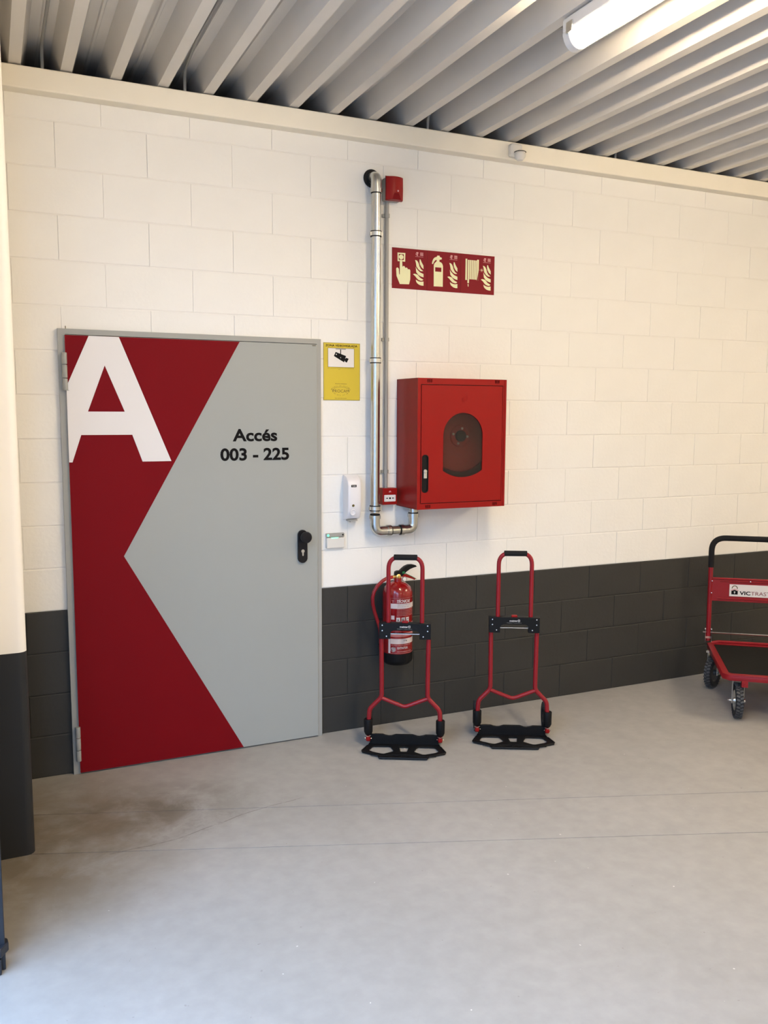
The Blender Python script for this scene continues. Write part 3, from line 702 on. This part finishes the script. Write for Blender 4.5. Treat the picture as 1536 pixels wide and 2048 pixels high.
lab('label_ink', kind='stuff', m=M_ink, mes=[tx('PRESION DE PRUEBA 23 BAR', .050,.13,zz(945),.0042,.0014), tx('EFICACIA 21A 113B C', .050,.12,zz(975),.0042,.0014), tx('6 kg', .085,.105,zz(1515),.007,.0014,bold=.02), tx('A', .0475,.060,zz(1205),.016,.0014), tx('B', .0745,.087,zz(1205),.016,.0014), tx('C', .1015,.114,zz(1205),.016,.0014)])

# ================================================================ HAND TRUCKS
def hand_truck(loc, rz, label, lean=0):
    t = empty('hand_truck', loc, rz, label=label, cat='hand truck', group='folding red hand trucks by the wall')
    # handle tube
    bm = bmesh.new(); tube(bm, fillet([(-.0865,0,.60),(-.0865,0,.998),(.0865,0,.998),(.0865,0,.60)], .062, 8), .0112, 16); ht = done('handle_tube', bm, M_red, t, smooth=True)
    bm = bmesh.new(); tube(bm, [(-.060,0,.9965),(.060,0,.9965)], [.0148,.0148], 18); done('grip', bm, M_grip, ht, smooth=True, bevel=.003)
    # bracket
    br = [(-.131,.578),(-.131,.657),(.131,.657),(.131,.578),(.076,.578),(.076,.606),(.070,.617),(.058,.622),(-.058,.622),(-.070,.617),(-.076,.606),(-.076,.578)]
    b = flat('slide_bracket', [br], -.022, .036, M_black, t, bev=.0015)
    for x in (-1,1):
        for zx, z in ((.116,.648),(.116,.620),(.094,.591)):
            bm = bmesh.new(); lathe(bm, [(0,0),(.0040,0),(.0032,.0025),(0,.003)], T3(x*zx,-.0235,z) @ RX(PI/2), seg=10); done('rivet', bm, M_chrome, b)
    bm = bmesh.new(); tube(bm, [(-.080,-.004,.600),(.080,-.004,.600)], .0045, 10); done('release_bar', bm, M_chrome, b, smooth=True)
    bm = bmesh.new(); box(bm, -.016, .016, -.014, .006, .655, .6685); done('release_button', bm, M_cabred, b, bevel=.004)
    text('lettering', 'meister', -.026, .016, .6375, .0078, -.0240, M_paper, b, bold=.03)
    flat('logo_box', [rrect(.0175,.636,.0275,.647,.001), rrect(.0195,.638,.0255,.645,.0008)], -.0240, .0004, M_paper, b)
    text('lettering', 'Klappbare Transportkarre', -.040, .036, .6285, .0034, -.0240, M_greyplastic, b)
    # lower tubes and cross tube
    for s in (-1,1):
        bm = bmesh.new(); tube(bm, fillet([(s*.121,0,.60),(s*.1185,0,.262),(s*.182,-.004,.198),(s*.187,-.006,.10)], .05, 8), .0118, 16); done('side_tube', bm, M_red, t, smooth=True)
    bm = bmesh.new(); tube(bm, fillet([(-.120,0,.258),(0,-.004,.212),(.120,0,.258)], .05, 8), .0105, 14); done('cross_tube', bm, M_red, t, smooth=True)
    # foot sleeves, hinge knobs, wheels
    for s in (-1,1):
        bm = bmesh.new(); lathe(bm, [(0,.062),(.016,.062),(.023,.078),(.0235,.142),(.022,.146),(.0125,.146),(.0125,.135),(0,.135)], T3(s*.187,-.006,0), seg=14)
        box(bm, s*.187-.018, s*.187+.018, -.004, .050, .068, .125); done('wheel_bracket', bm, M_black, t, smooth=True, bevel=.002)
        bm = bmesh.new(); lathe(bm, [(0,0),(.0115,0),(.0115,.008),(.009,.011),(0,.011)], T3(s*.187,-.020,.044) @ RX(PI/2), seg=14); box(bm, s*.187-.010, s*.187+.010, -.020, .004, .030, .058)
        kb = done('hinge_knob', bm, M_cabred, t, bevel=.0015)
        bm = bmesh.new(); tube(bm, [(s*.187-.015,-.022,.062),(s*.187,-.030,.058),(s*.187+.015,-.022,.062)], .0016, 6)
        for q in (-1,1): lathe(bm, [(0,0),(.0035,0),(0,.003)], T3(s*.187+q*.016,-.022,.046) @ RX(PI/2), seg=8)
        done('spring_clip', bm, M_chrome, kb)
        M = T3(s*.187,.080,.0855) @ RY(PI/2)
        bm = bmesh.new(); lathe(bm, [(.058,-.010),(.070,-.0125),(.080,-.012),(.0845,-.007),(.0855,0),(.0845,.007),(.080,.012),(.070,.0125),(.058,.010)], M, seg=36); wh = done('wheel', bm, M_tyre, t, smooth=True)
        bm = bmesh.new(); lathe(bm, [(0,-.011),(.014,-.012),(.016,-.004),(.050,-.003),(.058,-.010),(.060,0),(.058,.010),(.050,.003),(.016,.004),(.014,.012),(0,.011)], M, seg=30); done('wheel_hub', bm, M_blacks, wh, smooth=True)
    # toe plate
    out = [(-.182,.012),(-.190,-.030),(-.212,-.096),(-.208,-.110),(-.128,-.150),(-.120,-.182),(.120,-.182),(.128,-.150),(.208,-.110),(.212,-.096),(.190,-.030),(.182,.012)]
    lh = [(-.176,-.092),(-.178,-.076),(-.163,-.034),(-.156,-.028),(-.078,-.026),(-.068,-.032),(-.050,-.088),(-.055,-.098),(-.098,-.131),(-.112,-.130),(-.160,-.106)]
    mid = [(-.026,-.030),(.026,-.030),(.017,-.098),(-.017,-.098)]
    sl = [(-.072,-.160),(-.045,-.153),(-.012,-.150),(-.012,-.162),(-.018,-.166)]
    mir = lambda P: [(-x,y) for x,y in P]
    me = curve_mesh([out, lh, mir(lh), mid, sl, mir(sl)], .004, .001, T3(0,0,.007)); me.name = 'toe_plate'
    tp = mesh_obj('toe_plate', me, M_black, t)
    bm = bmesh.new()
    for P, rr in ((out[1:-1], .0055), ([(-.165,-.150),(-.120,-.158),(-.050,-.143),(0,-.140),(.050,-.143),(.120,-.158),(.165,-.150)], .003)):
        tube(bm, [(x,y,.0085) for x,y in P], rr, 8)
    done('stiffening_rib', bm, M_black, tp, smooth=True)
    up = [(-.178,.010),(-.178,.056),(-.150,.060),(-.112,.060),(-.098,.055),(-.080,.052),(-.066,.053),(-.044,.060),(.044,.060),(.066,.053),(.080,.052),(.098,.055),(.112,.060),(.150,.060),(.178,.056),(.178,.010)]
    flat('upstand', [up], .002, .010, M_black, tp, bev=.0015)
    return t
def copy_tree(o, parent=None):
    c = o.copy(); COL.objects.link(c)
    if parent: c.parent = parent
    for ch in list(o.children): copy_tree(ch, c)
    return c
ht = hand_truck((1.900,-.336,0), math.radians(-27.5), 'red and black folding hand truck standing in front of the fire extinguisher')
h2 = copy_tree(ht); h2.location = (2.487,-.448,0); h2.rotation_euler = (0,0,math.radians(-27.0))
h2['label'] = 'red and black folding hand truck with only the bare grey wall behind it'

# ================================================================ PLATFORM TROLLEY
tr = empty('platform_trolley', (3.728,-.705,0), math.radians(-37.7), label='red platform trolley with black handle parked at the right end of the wall', cat='trolley')
W, D = .60, .735
def ringrail(pts, z0, z1, w, m, name, parent, **k):
    pass
cc = .035
def octo(i): return [(cc+i*.41,i),(W-cc-i*.41,i),(W-i,cc+i*.41),(W-i,D-cc-i*.41),(W-cc-i*.41,D-i),(cc+i*.41,D-i),(i,D-cc-i*.41),(i,cc+i*.41)]
me = curve_mesh([octo(0), octo(.034)], .006, .001, T3(0,0,.2595)); me.name = 'deck_rim'; mesh_obj('deck_rim', me, M_red, tr)
me = curve_mesh([octo(0), octo(.004)], .026, .001, T3(0,0,.2440)); me.name = 'deck_side'; mesh_obj('deck_side', me, M_red, tr)
me = curve_mesh([octo(.032)], .010, 0, T3(0,0,.2505)); me.name = 'rubber_mat'; mesh_obj('rubber_mat', me, M_mat, tr)
me = curve_mesh([octo(.004)], .004, 0, T3(0,0,.2420)); me.name = 'deck_pan'; mesh_obj('deck_pan', me, M_red, tr)
bm = bmesh.new(); tube(bm, fillet([(.03,D-.006,.260),(.07,D-.010,.270),(W-.07,D-.010,.270),(W-.03,D-.006,.260)], .03, 5), .0095, 10); done('rear_lip', bm, M_red, tr, smooth=True)
# handle
HY = .722; zt = .945; HR = .0155
bm = bmesh.new()
full = fillet([(.006,HY,.275),(.002,HY,zt),(W-.002,HY,zt),(W-.006,HY,.275)], .085, 10)
tube(bm, full, HR*.92, 18); hd = done('push_handle', bm, M_red, tr, smooth=True)
gp = fillet([(.0035,HY,.755),(.002,HY,zt),(W-.002,HY,zt),(W-.0035,HY,.755)], .085, 10)
bm = bmesh.new(); tube(bm, gp, HR*1.15, 18); done('handle_grip', bm, M_grip, hd, smooth=True)
bm = bmesh.new(); box(bm, .006, W-.006, HY-.006, HY+.006, .538, .690)
pn = done('name_panel', bm, M_red, hd, bevel=.002)
bm = bmesh.new(); tube(bm, [(.02,HY-.006,.684),(W-.02,HY-.006,.684)], .006, 10); tube(bm, [(.06,HY-.007,.668),(W-.06,HY-.007,.668)], .0035, 8); tube(bm, [(.05,HY-.006,.556),(W-.05,HY-.006,.556)], .004, 8); done('panel_fold', bm, M_red, pn, smooth=True)
for x, z in ((.013,.668),(.012,.590),(W-.013,.668),(W-.012,.590),(.243,.672)):
    bm = bmesh.new(); lathe(bm, [(0,0),(.0045,0),(.0035,.003),(0,.004)], T3(x,HY-(.0145 if x<.02 or x>W-.02 else .011),z) @ RX(PI/2), seg=10); done('rivet', bm, M_chrome, pn)
lb = flat('name_label', [rect(.120,.5735,W-.120,.6505)], HY-.0075, .0015, M_paper, pn, label='white name label')
text('lettering', 'VIC', .181, .246, .5855, .023, HY-.0085, M_ink, lb, bold=.03)
text('lettering', 'TRASTERS', .249, .425, .5850, .023, HY-.0085, mat('maroon_print', (.22,.06,.06), .5), lb, bold=.0)
px, pz = .151, .586
flat('padlock_logo', [[(px-.019,pz),(px+.019,pz),(px+.019,pz+.022),(px,pz+.030),(px-.019,pz+.022)], circ(px,pz+.015,.005,10), rect(px-.002,pz+.005,px+.002,pz+.0105)], HY-.0085, .0006, M_ink, lb)
flat('padlock_logo', [[(px-.018,pz+.040)]+[(px+.018*math.cos(a),pz+.040+.018*math.sin(a)) for a in [PI-PI*k/12 for k in range(13)]]+[(px+.018,pz+.036),(px+.013,pz+.038)]+[(px+.013*math.cos(a),pz+.040+.013*math.sin(a)) for a in [PI*k/12 for k in range(13)]]+[(px-.018,pz+.036)]], HY-.0085, .0006, M_ybrown, lb)
flat('padlock_logo', [[(px-.024,pz+.027),(px,pz+.038),(px+.024,pz+.027),(px+.022,pz+.022),(px,pz+.0325),(px-.022,pz+.022)]], HY-.0088, .0006, M_signpink, lb)
# hinge brackets and folding bar
for s, x in ((-1,.006),(1,W-.006)):
    bm = bmesh.new()
    for q in (-1,1): box(bm, x+q*.0185-.0012, x+q*.0185+.0012, HY-.016, HY+.014, .264, .352)
    box(bm, x-.019, x+.019, HY-.017, HY-.0155, .292, .306)
    for q in (-1,1): tube(bm, [(x+q*.018,HY-.004,.352),(x+q*.018,HY+.004,.352)], .006, 10)
    tube(bm, [(x-.034,HY-.004,.330),(x+.030,HY-.004,.330)], .0042, 10)
    done('hinge_bracket', bm, M_chrome, tr)
bm = bmesh.new(); tube(bm, [(.030,HY-.004,.329),(W-.030,HY-.004,.329)], .0048, 10); done('release_bar', bm, M_chrome, tr, smooth=True)
# castors: wheel with treads, fork
def castor(x, y, rz, brk=True):
    Rw = .100
    M = T3(x,y,0) @ RZ(rz)
    bm = bmesh.new(); box(bm, -.036,.036,-.03,.03,.226,.2385, M=M)
    for q in (-1,1):
        box(bm, q*.031-.0015, q*.031+.0015, -.014, .014, .085, .228, M=M)
    fk = done('castor_fork', bm, M_zinc, tr, bevel=.001)
    MW = M @ T3(0,0,Rw+.001) @ RY(PI/2)
    bm = bmesh.new(); lathe(bm, [(.058,-.017),(.072,-.021),(.086,-.021),(.094,-.016),(.097,-.008),(.097,.008),(.094,.016),(.086,.021),(.072,.021),(.058,.017)], MW, seg=48); ty = done('tyre', bm, M_tyre, tr, smooth=True)
    bm = bmesh.new()
    for k in range(30):
        a = 2*PI*k/30
        for q in (-1,1):
            B = MW @ RZ(a + (PI/30 if q>0 else 0)) @ T3(.0935,0,q*.0095) @ RX(q*.35)
            box(bm, -.004,.0072,-.0052,.0052,-.0088,.0088, M=B)
    done('tread', bm, M_tread, ty, kind='stuff')
    bm = bmesh.new(); lathe(bm, [(0,-.022),(.014,-.022),(.018,-.010),(.050,-.008),(.058,-.017),(.060,0),(.058,.017),(.050,.008),(.018,.010),(.014,.022),(0,.022)], MW, seg=28); done('wheel_hub', bm, M_zinc if brk else M_tread, ty, smooth=True)
    bm = bmesh.new(); tube(bm, [M @ Vector((-.052,0,Rw)), M @ Vector((.042,0,Rw))], .005, 8)
    for q in (-1,1): tube(bm, [M @ Vector((q*.033,0,Rw)), M @ Vector((q*.041,0,Rw))], .011, 8)
    done('axle', bm, M_chrome, fk)
castor(.090,.056,0); castor(.028,.605,math.radians(-30), False); castor(W-.09,.056,0); castor(W-.06,.62,math.radians(10))
bm = bmesh.new(); box(bm, .098,.132,-.004,.030,.196,.232); box(bm, .107,.123,-.006,.0,.205,.221); done('tow_lug', bm, M_red, tr, bevel=.002)

# ================================================================ CEILING LAMPS
def lamp(loc, label):
    t = empty('tube_light', loc, label=label, cat='lamp', group='sealed tube lights under the roof deck')
    Lh = 1.57
    def caps(y0, y1, w, h, z0):
        bm = bmesh.new(); prof = []
        for k in range(13):
            a = PI + PI*k/12; prof.append((w/2*math.cos(a), z0+h*math.sin(a)))
        n = len(prof); A_ = [bm.verts.new((x,y0,z)) for x,z in prof]; B_ = [bm.verts.new((x,y1,z)) for x,z in prof]
        for i in range(n-1): bm.faces.new((A_[i],A_[i+1],B_[i+1],B_[i]))
        bm.faces.new(A_); bm.faces.new(B_); bm.faces.new((A_[0],B_[0],B_[-1],A_[-1])); return bm
    bm = bmesh.new(); box(bm, -.052,.052,-Lh,0,-.022,.028); hs = done('housing', bm, M_lampcap, t, bevel=.008)
    done('diffuser', caps(-.045,-Lh+.045,.096,.060,-.020), M_lamp, t, smooth=True, label='glowing translucent diffuser')
    for y0, y1 in ((0,-.045),(-Lh+.045,-Lh)):
        done('end_cap', caps(y0, y1, .104, .064, -.018), M_lampcap, t, smooth=True, bevel=.006)
    for y in (-.05,-.5,-1.05,-1.52):
        for s in (-1,1):
            bm = bmesh.new(); box(bm, s*.054-.003, s*.054+.003, y-.018, y+.018, -.034, .004); done('clip', bm, M_zinc, t)
    for y in (-.35,-1.2):
        bm = bmesh.new(); box(bm, -.06,.06,y-.015,y+.015,.026,.0325); done('mounting_strap', bm, M_zinc, t)
    return t
l0 = lamp((2.072,-1.395,3.163), 'lit white tube light hanging from the roof deck near the top edge')
for loc, lb_ in (((5.55,-1.6,3.163),'lit tube light beyond the right edge of the wall view'), ((2.072,-6.2,3.163),'lit tube light behind the viewpoint'), ((5.55,-6.2,3.163),'lit tube light far behind and to the right')):
    c = copy_tree(l0); c.location = loc; c['label'] = lb_

# ================================================================ CEILING CABLES
def cable(pts, label, r=.007, m=M_lightgrey):
    bm = bmesh.new(); base = Vector(pts[0]); tube(bm, [Vector(p)-base for p in fillet(pts, .05, 5)], r, 8)
    o = done('ceiling_cable', bm, m, smooth=True, label=label, cat='cable'); o.location = base; return o
cable([(.276,-.055,3.193),(.276,-.058,3.288),(.276,-9.0,3.288)], 'pale cable in the leftmost roof groove above the column and door')
cable([(.888,-.055,3.193),(.888,-.058,3.286),(.868,-.42,3.286),(.868,-9.0,3.286)], 'pale cable bending out of the roof groove above the door')
cable([(2.147,-.050,3.193),(2.147,-.055,3.262),(2.100,-.36,3.288),(2.085,-1.30,3.215),(2.075,-1.40,3.18)], 'thin cable running along the roof groove to the lit tube light')
cable([(3.364,-.055,3.193),(3.364,-.058,3.25),(3.375,-.12,3.288),(3.375,-9.0,3.288)], 'short pale cable end above the beam right of the motion sensor')

# ================================================================ MOTION SENSOR ON THE BEAM
ms = empty('motion_sensor', (2.662,-.07,3.09), label='small white motion sensor fixed to the beam below the roof', cat='sensor')
bm = bmesh.new(); box(bm, -.036,.036,-.040,.001,.018,.085); done('housing', bm, M_offwhite, ms, bevel=.012, seg=3)
bm = bmesh.new(); lathe(bm, [(0,-.030),(.018,-.027),(.028,-.014),(.031,0),(.028,.014),(.020,.022),(0,.024)], T3(.010,-.052,.022), seg=24); done('sensor_head', bm, M_offwhite, ms, smooth=True)
bm = bmesh.new(); tube(bm, [(.010+.0312*math.cos(a), -.052+.0312*math.sin(a), .036) for a in [2*PI*k/24 for k in range(25)]], .0018, 6, cap=False); done('swivel_gap', bm, M_rubber, ms)

# ================================================================ DARK POST AT THE ENTRANCE
ps = empty('gate_post', (-.075,-1.455,0), label='dark navy steel gate post with a foot lug at the bottom left edge', cat='post')
bm = bmesh.new(); box(bm, -.045,.052,-.02,.02,.0,3.04); done('post_shaft', bm, M_navy, ps, bevel=.003)
bm = bmesh.new(); 
q = [(-.05,-.045),(.040,-.045),(.062,-.010),(.060,.012),(.040,.030),(-.05,.030)]
lo = [bm.verts.new((x,y,.055)) for x,y in q]; hi = [bm.verts.new((x,y,.085)) for x,y in q]
bm.faces.new(lo); bm.faces.new(hi)
for i in range(6): bm.faces.new((lo[i],lo[(i+1)%6],hi[(i+1)%6],hi[i]))
done('foot_lug', bm, M_navy, ps, bevel=.004)
bm = bmesh.new(); box(bm, -.05,.040,-.045,.03,.0,.05); done('foot_block', bm, M_navy, ps, bevel=.004)
